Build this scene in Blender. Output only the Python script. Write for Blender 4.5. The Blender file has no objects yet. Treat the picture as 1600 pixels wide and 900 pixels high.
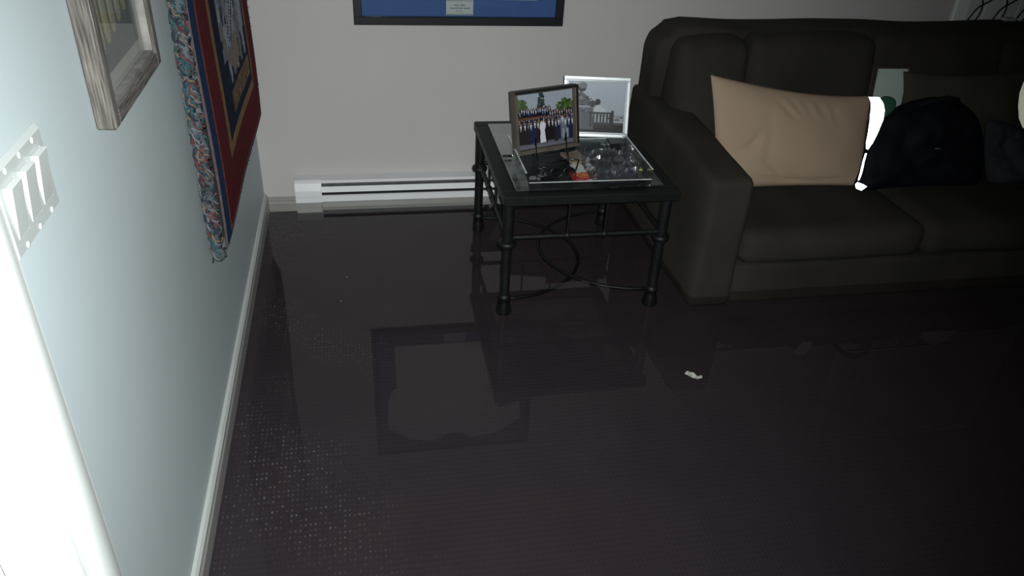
import bpy, math, random
import numpy as np
from mathutils import Vector, Matrix, noise

# ------------------------------------------------------------------ camera, world, light
scene = bpy.context.scene
COL = scene.collection
CAM_POS = Vector((0.402, -3.009, 1.5))
PITCH, YAW, ROLL, FPX = math.radians(32.268), math.radians(12.185), math.radians(3.478), 1222.03
cf = Vector((math.sin(YAW)*math.cos(PITCH), math.cos(YAW)*math.cos(PITCH), -math.sin(PITCH)))
cr0 = cf.cross(Vector((0, 0, 1))).normalized()
cu0 = cr0.cross(cf)
cr = cr0*math.cos(ROLL) + cu0*math.sin(ROLL)
cu = -cr0*math.sin(ROLL) + cu0*math.cos(ROLL)
cam_data = bpy.data.cameras.new('camera')
cam_data.sensor_width = 36
cam_data.lens = FPX/1600*36
cam_data.clip_start = 0.02
cam = bpy.data.objects.new('camera', cam_data)
COL.objects.link(cam)
cam.matrix_world = Matrix(((cr.x, cu.x, -cf.x, CAM_POS.x), (cr.y, cu.y, -cf.y, CAM_POS.y), (cr.z, cu.z, -cf.z, CAM_POS.z), (0, 0, 0, 1)))
scene.camera = cam

world = bpy.data.worlds.new('dark_room')
scene.world = world
world.use_nodes = True
world.node_tree.nodes['Background'].inputs[0].default_value = (0.6, 0.75, 1.0, 1)
world.node_tree.nodes['Background'].inputs[1].default_value = 0.0

# the phone's flash, right beside the lens
flash = bpy.data.lights.new('phone_flash', 'SPOT')
flash.energy = 222
flash.color = (0.93, 1.0, 0.97)
flash.spot_size = math.radians(101)
flash.spot_blend = 1.0
flash.shadow_soft_size = 0.006
fo = bpy.data.objects.new('phone_flash', flash)
COL.objects.link(fo)
fo.location = CAM_POS + cr*0.02 + cu*0.012
aim = Vector((0.50, -0.76, 0.0))
fo.rotation_euler = (aim - fo.location).to_track_quat('-Z', 'Y').to_euler()

scene.view_settings.view_transform = 'Standard'
scene.view_settings.look = 'None'
scene.view_settings.gamma = 1
scene.view_settings.use_curve_mapping = False
scene.view_settings.exposure = 0.0

# ------------------------------------------------------------------ materials
def lin(c):
    return tuple(((v/255)/12.92 if v/255 <= 0.04045 else ((v/255+0.055)/1.055)**2.4) for v in c)
MATS = {}
def mat(name, color, rough=0.6, metal=0.0, spec=0.5, var=0.0, vscale=8.0, bump=0.0, bscale=60.0, sheen=0.0, stretch=None, coat=0.0, detail=4.0):
    if name in MATS: return MATS[name]
    m = bpy.data.materials.new(name); m.use_nodes = True
    nt = m.node_tree; N = nt.nodes; L = nt.links
    b = N['Principled BSDF']
    b.inputs['Base Color'].default_value = (*color, 1)
    b.inputs['Roughness'].default_value = rough
    b.inputs['Metallic'].default_value = metal
    b.inputs['Specular IOR Level'].default_value = spec
    if sheen:
        b.inputs['Sheen Weight'].default_value = sheen
        b.inputs['Sheen Roughness'].default_value = 0.5
        b.inputs['Sheen Tint'].default_value = (*[min(1, c*6+.1) for c in color], 1)
    if coat: b.inputs['Coat Weight'].default_value = coat
    tc = N.new('ShaderNodeTexCoord'); mp = N.new('ShaderNodeMapping')
    L.new(tc.outputs['Object'], mp.inputs[0])
    if stretch: mp.inputs['Scale'].default_value = stretch
    if var:
        nz = N.new('ShaderNodeTexNoise'); nz.inputs['Scale'].default_value = vscale; nz.inputs['Detail'].default_value = detail
        L.new(mp.outputs[0], nz.inputs['Vector'])
        mx = N.new('ShaderNodeMix'); mx.data_type = 'RGBA'
        mx.inputs[6].default_value = (*[c*(1-var) for c in color], 1)
        mx.inputs[7].default_value = (*[min(1, c*(1+var)) for c in color], 1)
        cr_ = N.new('ShaderNodeMapRange'); cr_.inputs[1].default_value = 0.3; cr_.inputs[2].default_value = 0.7
        L.new(nz.outputs['Fac'], cr_.inputs[0]); L.new(cr_.outputs[0], mx.inputs[0])
        L.new(mx.outputs[2], b.inputs['Base Color'])
    if bump:
        n2 = N.new('ShaderNodeTexNoise'); n2.inputs['Scale'].default_value = bscale; n2.inputs['Detail'].default_value = 3
        L.new(mp.outputs[0], n2.inputs['Vector'])
        bp = N.new('ShaderNodeBump'); bp.inputs['Strength'].default_value = bump; bp.inputs['Distance'].default_value = 0.004
        L.new(n2.outputs['Fac'], bp.inputs['Height']); L.new(bp.outputs[0], b.inputs['Normal'])
    MATS[name] = m
    return m

def mat_print(name, rough=0.45, spec=0.4, bump=0.0):
    """colours come from the face colour attribute 'print' (flat print or woven pattern)"""
    if name in MATS: return MATS[name]
    m = bpy.data.materials.new(name); m.use_nodes = True
    nt = m.node_tree; b = nt.nodes['Principled BSDF']
    a = nt.nodes.new('ShaderNodeAttribute'); a.attribute_name = 'print'
    nt.links.new(a.outputs['Color'], b.inputs['Base Color'])
    b.inputs['Roughness'].default_value = rough; b.inputs['Specular IOR Level'].default_value = spec
    if bump:
        tc = nt.nodes.new('ShaderNodeTexCoord')
        w = nt.nodes.new('ShaderNodeTexNoise'); w.inputs['Scale'].default_value = 350
        bp = nt.nodes.new('ShaderNodeBump'); bp.inputs['Strength'].default_value = bump; bp.inputs['Distance'].default_value = 0.003
        nt.links.new(tc.outputs['Object'], w.inputs['Vector']); nt.links.new(w.outputs['Fac'], bp.inputs['Height'])
        nt.links.new(bp.outputs[0], b.inputs['Normal'])
    MATS[name] = m
    return m

def mat_clear(name, tint=(1, 1, 1), ior=1.45, rough=0.02, extra=0.0, bump=0.0, bscale=2.0):
    """thin clear sheet: see-through with a Fresnel mirror on top"""
    if name in MATS: return MATS[name]
    m = bpy.data.materials.new(name); m.use_nodes = True
    nt = m.node_tree; N = nt.nodes; L = nt.links
    N.remove(N['Principled BSDF'])
    out = N['Material Output']
    tr = N.new('ShaderNodeBsdfTransparent'); tr.inputs[0].default_value = (*tint, 1)
    gl = N.new('ShaderNodeBsdfGlossy'); gl.inputs['Roughness'].default_value = rough
    gl.inputs['Color'].default_value = (1, 1, 1, 1)
    fr = N.new('ShaderNodeFresnel'); gm = N.new('ShaderNodeNewGeometry')
    # same reflectance from both faces of the sheet
    ir = N.new('ShaderNodeMapRange'); ir.inputs[3].default_value = ior; ir.inputs[4].default_value = 1/ior
    L.new(gm.outputs['Backfacing'], ir.inputs[0]); L.new(ir.outputs[0], fr.inputs[0])
    ad = N.new('ShaderNodeMath'); ad.operation = 'ADD'; ad.inputs[1].default_value = extra; ad.use_clamp = True
    mx = N.new('ShaderNodeMixShader')
    L.new(fr.outputs[0], ad.inputs[0]); L.new(ad.outputs[0], mx.inputs[0])
    L.new(tr.outputs[0], mx.inputs[1]); L.new(gl.outputs[0], mx.inputs[2]); L.new(mx.outputs[0], out.inputs[0])
    if bump:
        tc = N.new('ShaderNodeTexCoord'); nz = N.new('ShaderNodeTexNoise'); nz.inputs['Scale'].default_value = bscale
        bp = N.new('ShaderNodeBump'); bp.inputs['Strength'].default_value = bump; bp.inputs['Distance'].default_value = 0.01
        L.new(tc.outputs['Object'], nz.inputs['Vector']); L.new(nz.outputs['Fac'], bp.inputs['Height'])
        L.new(bp.outputs[0], gl.inputs['Normal'])
    MATS[name] = m
    return m

# ------------------------------------------------------------------ mesh helpers
class MB:
    def __init__(s): s.v = []; s.f = []
    def add(s, vs, fs):
        o = len(s.v); s.v += [tuple(v) for v in vs]; s.f += [tuple(i+o for i in f) for f in fs]; return s
    def box(s, x0, x1, y0, y1, z0, z1, bev=0.0):
        if x0 > x1: x0, x1 = x1, x0
        if y0 > y1: y0, y1 = y1, y0
        if z0 > z1: z0, z1 = z1, z0
        if bev <= 0:
            vs = [(x, y, z) for x in (x0, x1) for y in (y0, y1) for z in (z0, z1)]
            return s.add(vs, [(0, 1, 3, 2), (4, 6, 7, 5), (0, 4, 5, 1), (2, 3, 7, 6), (0, 2, 6, 4), (1, 5, 7, 3)])
        b = bev; vs = []; idx = {}
        for sx in (0, 1):
            for sy in (0, 1):
                for sz in (0, 1):
                    X = (x0, x1)[sx]; Y = (y0, y1)[sy]; Z = (z0, z1)[sz]
                    dx = b*(1-2*sx); dy = b*(1-2*sy); dz = b*(1-2*sz)
                    for a, p in (('x', (X, Y+dy, Z+dz)), ('y', (X+dx, Y, Z+dz)), ('z', (X+dx, Y+dy, Z))):
                        idx[(sx, sy, sz, a)] = len(vs); vs.append(p)
        fs = []
        g = lambda *k: idx[k]
        for sx in (0, 1): fs.append((g(sx,0,0,'x'), g(sx,1,0,'x'), g(sx,1,1,'x'), g(sx,0,1,'x')))
        for sy in (0, 1): fs.append((g(0,sy,0,'y'), g(1,sy,0,'y'), g(1,sy,1,'y'), g(0,sy,1,'y')))
        for sz in (0, 1): fs.append((g(0,0,sz,'z'), g(1,0,sz,'z'), g(1,1,sz,'z'), g(0,1,sz,'z')))
        for sx in (0, 1):
            for sy in (0, 1): fs.append((g(sx,sy,0,'x'), g(sx,sy,1,'x'), g(sx,sy,1,'y'), g(sx,sy,0,'y')))
            for sz in (0, 1): fs.append((g(sx,0,sz,'x'), g(sx,1,sz,'x'), g(sx,1,sz,'z'), g(sx,0,sz,'z')))
        for sy in (0, 1):
            for sz in (0, 1): fs.append((g(0,sy,sz,'y'), g(1,sy,sz,'y'), g(1,sy,sz,'z'), g(0,sy,sz,'z')))
        for sx in (0, 1):
            for sy in (0, 1):
                for sz in (0, 1): fs.append((g(sx,sy,sz,'x'), g(sx,sy,sz,'y'), g(sx,sy,sz,'z')))
        return s.add(vs, fs)
    def lathe(s, cx, cy, prof, n=20):
        vs = []; fs = []
        for r, z in prof:
            for k in range(n):
                a = 2*math.pi*k/n; vs.append((cx+r*math.cos(a), cy+r*math.sin(a), z))
        for i in range(len(prof)-1):
            for k in range(n): fs.append((i*n+k, i*n+(k+1) % n, (i+1)*n+(k+1) % n, (i+1)*n+k))
        fs.append(tuple(range(n))[::-1]); fs.append(tuple((len(prof)-1)*n+k for k in range(n)))
        return s.add(vs, fs)
    def tube(s, pts, r, n=8, closed=False):
        P = [Vector(p) for p in pts]; m = len(P); vs = []; fs = []
        R = r if isinstance(r, (list, tuple)) else [r]*m
        up = None
        for i, p in enumerate(P):
            if closed: t = (P[(i+1) % m]-P[i-1]).normalized()
            else: t = (P[min(i+1, m-1)]-P[max(i-1, 0)]).normalized()
            if up is None:
                up = Vector((0, 0, 1)) if abs(t.z) < .9 else Vector((1, 0, 0))
            a = t.cross(up).normalized(); up = a.cross(t).normalized()
            for k in range(n):
                an = 2*math.pi*k/n; vs.append(p+(a*math.cos(an)+up*math.sin(an))*R[i])
        for i in range(m if closed else m-1):
            j = (i+1) % m
            for k in range(n): fs.append((i*n+k, i*n+(k+1) % n, j*n+(k+1) % n, j*n+k))
        if not closed:
            fs.append(tuple(range(n))[::-1]); fs.append(tuple((m-1)*n+k for k in range(n)))
        return s.add(vs, fs)
    def ball(s, c, r, n=12, sc=(1, 1, 1)):
        prof = []; m = n//2
        vs = []; fs = []
        for i in range(m+1):
            a = math.pi*i/m
            for k in range(n):
                b = 2*math.pi*k/n
                vs.append((c[0]+r*sc[0]*math.sin(a)*math.cos(b), c[1]+r*sc[1]*math.sin(a)*math.sin(b), c[2]+r*sc[2]*math.cos(a)))
        for i in range(m):
            for k in range(n): fs.append((i*n+k, i*n+(k+1) % n, (i+1)*n+(k+1) % n, (i+1)*n+k))
        return s.add(vs, fs)
    def prism(s, poly, axis, a0, a1):
        """poly: list of 2-D points; axis 'x','y','z' the extrusion axis"""
        n = len(poly)
        def P(p, a): return {'x': (a, p[0], p[1]), 'y': (p[0], a, p[1]), 'z': (p[0], p[1], a)}[axis]
        vs = [P(p, a0) for p in poly]+[P(p, a1) for p in poly]
        fs = [tuple(range(n))[::-1], tuple(range(n, 2*n))]+[(i, (i+1) % n, n+(i+1) % n, n+i) for i in range(n)]
        return s.add(vs, fs)
    def softbox(s, x0, x1, y0, y1, z0, z1, r, n=22, puff=0.0, amp=0.0, ns=6.0, fn=None, seed=0.0):
        key = {}; vs = []; fs = []
        lo = Vector((x0, y0, z0)); hi = Vector((x1, y1, z1))
        il = lo+Vector((r, r, r)); ih = hi-Vector((r, r, r)); c = (lo+hi)/2; h = (hi-lo)/2
        def vert(u, v, w):
            k = (u, v, w)
            if k in key: return key[k]
            f_ = lambda t: 0.5-0.5*math.cos(math.pi*t/n)*1.0 if False else t/n
            p = Vector((x0+(x1-x0)*u/n, y0+(y1-y0)*v/n, z0+(z1-z0)*w/n))
            q = Vector((min(max(p.x, il.x), ih.x), min(max(p.y, il.y), ih.y), min(max(p.z, il.z), ih.z)))
            d = p-q; d = d.normalized() if d.length > 1e-9 else Vector((0, 0, 1))
            p = q+d*r
            if puff:
                a = [(p[i]-c[i])/h[i] for i in range(3)]
                nn = Vector((d.x*(1-a[1]**2)*(1-a[2]**2), d.y*(1-a[0]**2)*(1-a[2]**2), d.z*(1-a[0]**2)*(1-a[1]**2)))
                p = p+nn*puff
            if amp: p = p+d*amp*noise.noise(p*ns+Vector((seed, seed*1.7, 0)))
            if fn: p = fn(p)
            key[k] = len(vs); vs.append(tuple(p)); return key[k]
        for i in range(n):
            for j in range(n):
                for a in (0, n):
                    fs.append((vert(a, i, j), vert(a, i+1, j), vert(a, i+1, j+1), vert(a, i, j+1)))
                    fs.append((vert(i, a, j), vert(i+1, a, j), vert(i+1, a, j+1), vert(i, a, j+1)))
                    fs.append((vert(i, j, a), vert(i+1, j, a), vert(i+1, j+1, a), vert(i, j+1, a)))
        return s.add(vs, fs)
    def inflate(s, outline, thick, rings=12, sub=4, lump=0.0, ns=8.0, seed=0.0, sag=0.0, flat=0.6):
        """3-D closed outline blown up to a soft body, thick towards -y/+y"""
        P = [Vector(p) for p in outline]; n0 = len(P); pts = []
        for i in range(n0):
            a, b, c_, d = P[i-1], P[i], P[(i+1) % n0], P[(i+2) % n0]
            for k in range(sub):
                t = k/sub
                pts.append(0.5*((2*b)+(c_-a)*t+(2*a-5*b+4*c_-d)*t*t+(3*b-a-3*c_+d)*t**3))
        cen = sum(pts, Vector())/len(pts); m = len(pts); vs = []; fs = []
        nrm = Vector((0, -1, 0.3)).normalized()
        for side in (1, -1):
            base = len(vs)
            vs.append(tuple(cen+nrm*side*thick))
            for i in range(1, rings+1):
                q = i/rings; hgt = (1-q**2.6)**flat
                for p in pts:
                    v = cen+(p-cen)*q
                    v = v+nrm*side*thick*hgt
                    if lump: v = v+nrm*side*lump*noise.noise(v*ns+Vector((seed, 0, seed)))*(1-q**4)+nrm*side*lump*.5*noise.noise(v*ns*2.7+Vector((seed, 9, seed)))*(1-q**4)
                    vs.append(tuple(v))
            for k in range(m): fs.append((base, base+1+k, base+1+(k+1) % m))
            for i in range(rings-1):
                for k in range(m):
                    a = base+1+i*m; fs.append((a+k, a+m+k, a+m+(k+1) % m, a+(k+1) % m))
        # join the two rims
        a = 1+(rings-1)*m; b = len(vs)-m
        for k in range(m): fs.append((a+k, a+(k+1) % m, b+(k+1) % m, b+k))
        return s.add(vs, fs)
    def build(s, name, m, parent=None, smooth=False, local=False, recalc=True, angle=None):
        off = Vector((0, 0, 0))
        if parent is not None and not local:
            off = Vector(WORLD[parent.name])
        me = bpy.data.meshes.new(name)
        me.from_pydata([(v[0]-off.x, v[1]-off.y, v[2]-off.z) for v in s.v], [], s.f)
        if recalc:
            import bmesh
            bm = bmesh.new(); bm.from_mesh(me); bmesh.ops.recalc_face_normals(bm, faces=bm.faces); bm.to_mesh(me); bm.free()
        me.materials.append(m)
        if smooth:
            me.polygons.foreach_set('use_smooth', [True]*len(me.polygons))
            if angle:
                try: me.set_sharp_from_angle(angle=math.radians(angle))
                except Exception: pass
        me.update()
        o = bpy.data.objects.new(name, me); COL.objects.link(o)
        if parent is not None: o.parent = parent
        WORLD[o.name] = tuple(off)
        return o
WORLD = {}
def thing(name, label, cat, loc=(0, 0, 0), rot=(0, 0, 0), group=None):
    o = bpy.data.objects.new(name, None); COL.objects.link(o)
    o.empty_display_size = 0.05
    o.location = loc; o.rotation_euler = rot; o['label'] = label; o['category'] = cat
    if group: o['group'] = group
    WORLD[o.name] = tuple(loc)
    return o
def tag(o, label, cat, group=None):
    o['label'] = label; o['category'] = cat
    if group: o['group'] = group
    return o
def struct(o, label=None, cat=None):
    o['kind'] = 'structure'
    if label: o['label'] = label
    if cat: o['category'] = cat
    return o

class Canvas:
    """a small numpy drawing board; row 0 is the top"""
    def __init__(s, w, h, c): s.w, s.h = w, h; s.a = np.zeros((h, w, 3)); s.a[:] = c; s.Y, s.X = np.mgrid[0:h, 0:w]; s.U = (s.X+.5)/w; s.V = (s.Y+.5)/h
    def put(s, m, c, al=1.0): s.a[m] = s.a[m]*(1-al)+np.array(c)*al
    def rect(s, u0, v0, u1, v1, c, al=1.0): s.put((s.U >= u0) & (s.U < u1) & (s.V >= v0) & (s.V < v1), c, al)
    def ell(s, u, v, ru, rv, c, al=1.0): s.put(((s.U-u)/ru)**2+((s.V-v)/rv)**2 < 1, c, al)
    def poly(s, pts, c, al=1.0):
        ins = np.zeros(s.U.shape, bool); n = len(pts)
        for i in range(n):
            (x0, y0), (x1, y1) = pts[i], pts[(i+1) % n]
            cond = (y0 > s.V) != (y1 > s.V)
            with np.errstate(divide='ignore', invalid='ignore'): xi = (x1-x0)*(s.V-y0)/((y1-y0) if y1 != y0 else 1e-9)+x0
            ins ^= cond & (s.U < xi)
        s.put(ins, c, al)
    def line(s, p, q, w, c, al=1.0):
        px, py = q[0]-p[0], q[1]-p[1]; L2 = px*px+py*py+1e-12
        t = np.clip(((s.U-p[0])*px+(s.V-p[1])*py)/L2, 0, 1)
        s.put(np.hypot(s.U-p[0]-t*px, s.V-p[1]-t*py) < w/2, c, al)
    def grain(s, amt, seed=1):
        g = np.random.RandomState(seed).rand(s.h, s.w, 1)-.5; s.a = np.clip(s.a*(1+g*amt), 0, 255)
    def mesh(s, name, m, parent, P0, du, dv, warp=None):
        """grid: P0 the top-left corner, du and dv full-width vectors (dv downwards)"""
        P0, du, dv = Vector(P0), Vector(du), Vector(dv)
        uu, vv = np.meshgrid(np.linspace(0, 1, s.w+1), np.linspace(0, 1, s.h+1))
        V = np.array(P0)[None, None]+uu[..., None]*np.array(du)+vv[..., None]*np.array(dv)
        if warp is not None: V = warp(V, uu, vv)
        V = V.reshape(-1, 3)
        i = (np.arange(s.h)[:, None]*(s.w+1)+np.arange(s.w)[None]).ravel()
        Fc = np.stack([i, i+s.w+1, i+s.w+2, i+1], 1)
        me = bpy.data.meshes.new(name); me.from_pydata(V.tolist(), [], Fc.tolist())
        c = s.a/255.0; c = np.where(c <= .04045, c/12.92, ((c+.055)/1.055)**2.4)
        at = me.color_attributes.new('print', 'FLOAT_COLOR', 'CORNER')
        rgba = np.ones((s.h*s.w, 4, 4)); rgba[..., :3] = c.reshape(-1, 1, 3)
        at.data.foreach_set('color', rgba.ravel().astype(np.float32))
        me.materials.append(m); me.update()
        o = bpy.data.objects.new(name, me); COL.objects.link(o)
        if parent is not None: o.parent = parent
        WORLD[o.name] = (0, 0, 0)
        return o

M_wall_back = mat('painted_wall_warm_grey', (0.49, 0.462, 0.462), 0.55, spec=0.3, var=0.025, vscale=2.2, bump=0.03, bscale=180)
M_wall_left = mat('painted_wall_cool_grey', (0.50, 0.555, 0.585), 0.5, spec=0.35, var=0.03, vscale=2.0, bump=0.03, bscale=180)
M_ceiling = mat('ceiling_white', (0.6, 0.6, 0.58), 0.8, var=0.02)
M_trim = mat('trim_gloss_white', (0.80, 0.82, 0.81), 0.35, spec=0.5, var=0.02, vscale=5)
M_base = mat('baseboard_grey_paint', (0.38, 0.38, 0.355), 0.5, var=0.06, vscale=12)
M_white_metal = mat('heater_white_enamel', (0.72, 0.72, 0.74), 0.35, spec=0.5, var=0.03)
M_fin = mat('heater_fin_grey', (0.10, 0.11, 0.11), 0.5, metal=0.6, var=0.2, vscale=30)
M_dark = mat('dark_recess', (0.01, 0.011, 0.012), 0.8, var=0.2)
M_black_iron = mat('black_wrought_iron', (0.005, 0.0055, 0.006), 0.5, spec=0.3, var=0.3, vscale=40, bump=0.2, bscale=90)
M_sofa = mat('sofa_brown_microfibre', (0.029, 0.0255, 0.0215), 0.9, spec=0.15, var=0.18, vscale=5, bump=0.35, bscale=260, sheen=0.015)
M_pillow = mat('pillow_tan_cotton', (0.38, 0.275, 0.20), 0.85, spec=0.15, var=0.05, vscale=5, bump=0.15, bscale=300)
M_glass = mat_clear('clear_glass', (0.90, 0.94, 0.92), 1.5, 0.01)

# ------------------------------------------------------------------ the room
RX, RY, RZ = 4.6, -4.3, 2.35
DY0, DY1, DZ = -2.22, -3.06, 2.03      # door opening in the left wall
struct(MB().box(-1.6, RX, RY, 0.0, -0.05, 0.0).build('floor', mat('floor_base', (0.03, 0.025, 0.028))), 'dark plum loop carpet under shallow flood water', 'floor')
fl = bpy.data.objects['floor']
# carpet: rows of small loops, faded away from the left wall to imitate reflections hiding them
def carpet_material():
    m = bpy.data.materials.new('loop_carpet_dark_plum'); m.use_nodes = True
    nt = m.node_tree; N = nt.nodes; L = nt.links; b = N['Principled BSDF']
    b.inputs['Roughness'].default_value = 0.95; b.inputs['Specular IOR Level'].default_value = 0.1
    tc = N.new('ShaderNodeTexCoord'); sp = N.new('ShaderNodeSeparateXYZ'); L.new(tc.outputs['Object'], sp.inputs[0])
    def wave(axis, per):
        a = N.new('ShaderNodeMath'); a.operation = 'MULTIPLY'; a.inputs[1].default_value = 2*math.pi/per; L.new(sp.outputs[axis], a.inputs[0])
        c = N.new('ShaderNodeMath'); c.operation = 'SINE'; L.new(a.outputs[0], c.inputs[0])
        d = N.new('ShaderNodeMath'); d.operation = 'MULTIPLY_ADD'; d.inputs[1].default_value = .5; d.inputs[2].default_value = .5; L.new(c.outputs[0], d.inputs[0]); return d
    wx, wy = wave(0, 0.0115), wave(1, 0.0165)
    dots = N.new('ShaderNodeMath'); dots.operation = 'MULTIPLY'; L.new(wx.outputs[0], dots.inputs[0]); L.new(wy.outputs[0], dots.inputs[1])
    # loops are lighter in random patches
    nz = N.new('ShaderNodeTexNoise'); nz.inputs['Scale'].default_value = 2.6; nz.inputs['Detail'].default_value = 3; L.new(tc.outputs['Object'], nz.inputs['Vector'])
    mr = N.new('ShaderNodeMapRange'); mr.inputs[1].default_value = .44; mr.inputs[2].default_value = .62; L.new(nz.outputs['Fac'], mr.inputs[0])
    n2 = N.new('ShaderNodeTexNoise'); n2.inputs['Scale'].default_value = 55; n2.inputs['Detail'].default_value = 2; L.new(tc.outputs['Object'], n2.inputs['Vector'])
    m2 = N.new('ShaderNodeMapRange'); m2.inputs[1].default_value = .45; m2.inputs[2].default_value = .7; L.new(n2.outputs['Fac'], m2.inputs[0])
    pw = N.new('ShaderNodeMath'); pw.operation = 'POWER'; pw.inputs[1].default_value = 3.0; L.new(dots.outputs[0], pw.inputs[0])
    k1 = N.new('ShaderNodeMath'); k1.operation = 'MULTIPLY'; L.new(pw.outputs[0], k1.inputs[0]); L.new(mr.outputs[0], k1.inputs[1])
    xr = N.new('ShaderNodeMapRange'); xr.inputs[1].default_value = .12; xr.inputs[2].default_value = .50; xr.inputs[3].default_value = 1.0; xr.inputs[4].default_value = .12; L.new(sp.outputs[0], xr.inputs[0])  # fade across the room paints in the water's reflection over the loops
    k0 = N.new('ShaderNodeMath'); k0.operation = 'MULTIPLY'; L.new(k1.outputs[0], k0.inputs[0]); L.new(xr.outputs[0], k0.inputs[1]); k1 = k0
    k2 = N.new('ShaderNodeMath'); k2.operation = 'MULTIPLY'; L.new(k1.outputs[0], k2.inputs[0]); L.new(m2.outputs[0], k2.inputs[1])
    base = N.new('ShaderNodeMix'); base.data_type = 'RGBA'
    base.inputs[6].default_value = (0.030, 0.022, 0.028, 1); base.inputs[7].default_value = (0.044, 0.033, 0.039, 1)
    n3 = N.new('ShaderNodeTexNoise'); n3.inputs['Scale'].default_value = 5; n3.inputs['Detail'].default_value = 5; L.new(tc.outputs['Object'], n3.inputs['Vector']); L.new(n3.outputs['Fac'], base.inputs[0])
    fin = N.new('ShaderNodeMix'); fin.data_type = 'RGBA'; fin.inputs[7].default_value = (0.30, 0.27, 0.27, 1)
    L.new(base.outputs[2], fin.inputs[6]); L.new(k2.outputs[0], fin.inputs[0]); L.new(fin.outputs[2], b.inputs['Base Color'])
    bp = N.new('ShaderNodeBump'); bp.inputs['Strength'].default_value = .22; bp.inputs['Distance'].default_value = .004
    L.new(dots.outputs[0], bp.inputs['Height']); L.new(bp.outputs[0], b.inputs['Normal'])
    return m
fl.data.materials[0] = carpet_material()
struct(MB().box(-1.6, RX, RY, 0.12, RZ, RZ+.05).build('ceiling', M_ceiling), 'plain white ceiling over the room', 'ceiling')
struct(MB().box(-0.12, RX, 0.0, 0.12, 0.0, RZ).build('wall_back', M_wall_back), 'warm grey back wall above the baseboard heater', 'wall')
wl = MB().box(-0.12, 0.0, DY0, 0.0, 0.0, RZ).box(-0.12, 0.0, RY, DY1, 0.0, RZ).box(-0.12, 0.0, DY1, DY0, DZ, RZ)
struct(wl.build('wall_left', M_wall_left), 'cool blue grey left wall with the hanging rug', 'wall')
struct(MB().box(RX, RX+.1, RY, 0.12, 0.0, RZ).build('wall_right', M_wall_back), 'warm grey right wall outside the picture', 'wall')
struct(MB().box(-1.6, RX, RY-.1, RY, 0.0, RZ).build('wall_front', M_wall_back), 'warm grey wall behind the camera', 'wall')
struct(MB().box(-1.6, -1.5, RY, 0.12, 0.0, RZ).box(-1.5, -0.12, -1.2, -1.1, 0.0, RZ).build('wall_hallway', M_wall_back), 'hallway wall beyond the doorway', 'wall')

# baseboards with a rounded top ledge
def base_profile(d=0.013, h=0.058):
    return [(0, 0), (d, 0), (d, h*.62), (d*.8, h*.72), (d*.8, h*.86), (d*.45, h*.96), (0, h)]
struct(MB().prism([(-p, z) for p, z in base_profile()], 'x', 0.0, RX).build('baseboard_back', M_base), 'low grey baseboard along the back wall under water', 'baseboard')
struct(MB().prism([(p, z) for p, z in base_profile(0.016, 0.078)], 'y', DY0+.07, 0.0).build('baseboard_left', mat('baseboard_left_paint', (0.44, 0.45, 0.44), 0.45, var=0.05, vscale=9)), 'pale baseboard strip along the left wall', 'baseboard')
# The prism on axis y keeps (x, z) order
# door casing and jamb on the left wall
dr = thing('door_1', 'bright white door casing and jamb at the left edge', 'door', (0, DY0, 0)); dr['kind'] = 'structure'
cas = MB()
cprof = [(0, DY0+.066), (0.009, DY0+.066), (0.0125, DY0+.062), (0.013, DY0+.055), (0.017, DY0+.045), (0.018, DY0+.012), (0.015, DY0+.004), (0, DY0+.004)]
cas.prism(cprof, 'z', 0, DZ+.06)
cas.build('casing', M_trim, dr, smooth=True, angle=30)
MB().box(0, .017, DY1-.07, DY1-.004, 0, DZ+.06).box(0, .017, DY1-.004, DY0+.004, DZ+.004, DZ+.07).build('casing', M_trim, dr)
MB().box(-0.135, 0.002, DY0-.019, DY0-.001, 0, DZ).box(-0.135, 0.002, DY1+.001, DY1+.019, 0, DZ).box(-0.135, 0.002, DY1+.019, DY0-.019, DZ-.019, DZ-.001).build('jamb', M_trim, dr)
MB().box(-0.085, -0.050, DY0-.031, DY0-.0195, 0, DZ-.02, .002).build('door_stop', M_trim, dr)
fk = MB()
rnd = random.Random(4)
zs = [.782+.0026*k for k in range(21)]
ws = [max(.0002, (.0050 if 5 < k < 16 else .0018)*(.4+rnd.random()*.9)) for k in range(21)]
fk.add([(.0045, DY0+.0655, z) for z in zs]+[(.0085, DY0+.0662+w, z) for z, w in zip(zs, ws)]+[(.0095, DY0+.0655, z) for z in zs], [(k, k+1, 22+k, 21+k) for k in range(20)]+[(21+k, 22+k, 43+k, 42+k) for k in range(20)])
fk.build('chipped_paint', M_trim, dr)['label'] = 'chipped paint flakes on the casing edge'

# window trim behind the sofa at the right
wn = thing('window_1', 'pale window casing and closed blind behind the sofa at far right', 'window', (2.86, 0, 0.45)); wn['kind'] = 'structure'
M_blind = mat('blind_grey', (0.66, 0.68, 0.66), 0.6, var=0.05, vscale=4)
MB().box(2.865, 2.93, -0.022, -0.001, 0.45, 1.75, .004).box(3.90, 3.965, -0.022, -0.001, 0.45, 1.75, .004).box(2.93, 3.90, -0.022, -0.001, 1.69, 1.75, .004).box(2.93, 3.90, -0.024, -0.001, 0.45, 0.51, .004).build('window_frame', mat('window_trim', (0.78, 0.80, 0.78), 0.5, var=.03), wn)
for k in range(12):
    x = 2.934+k*.0803
    MB().prism([(x, -.006), (x+.004, -.010), (x+.074, -.013), (x+.078, -.009), (x+.078, -.004), (x, -.003)], 'z', .512, 1.688).build('blind_slat', M_blind, wn)

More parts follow.
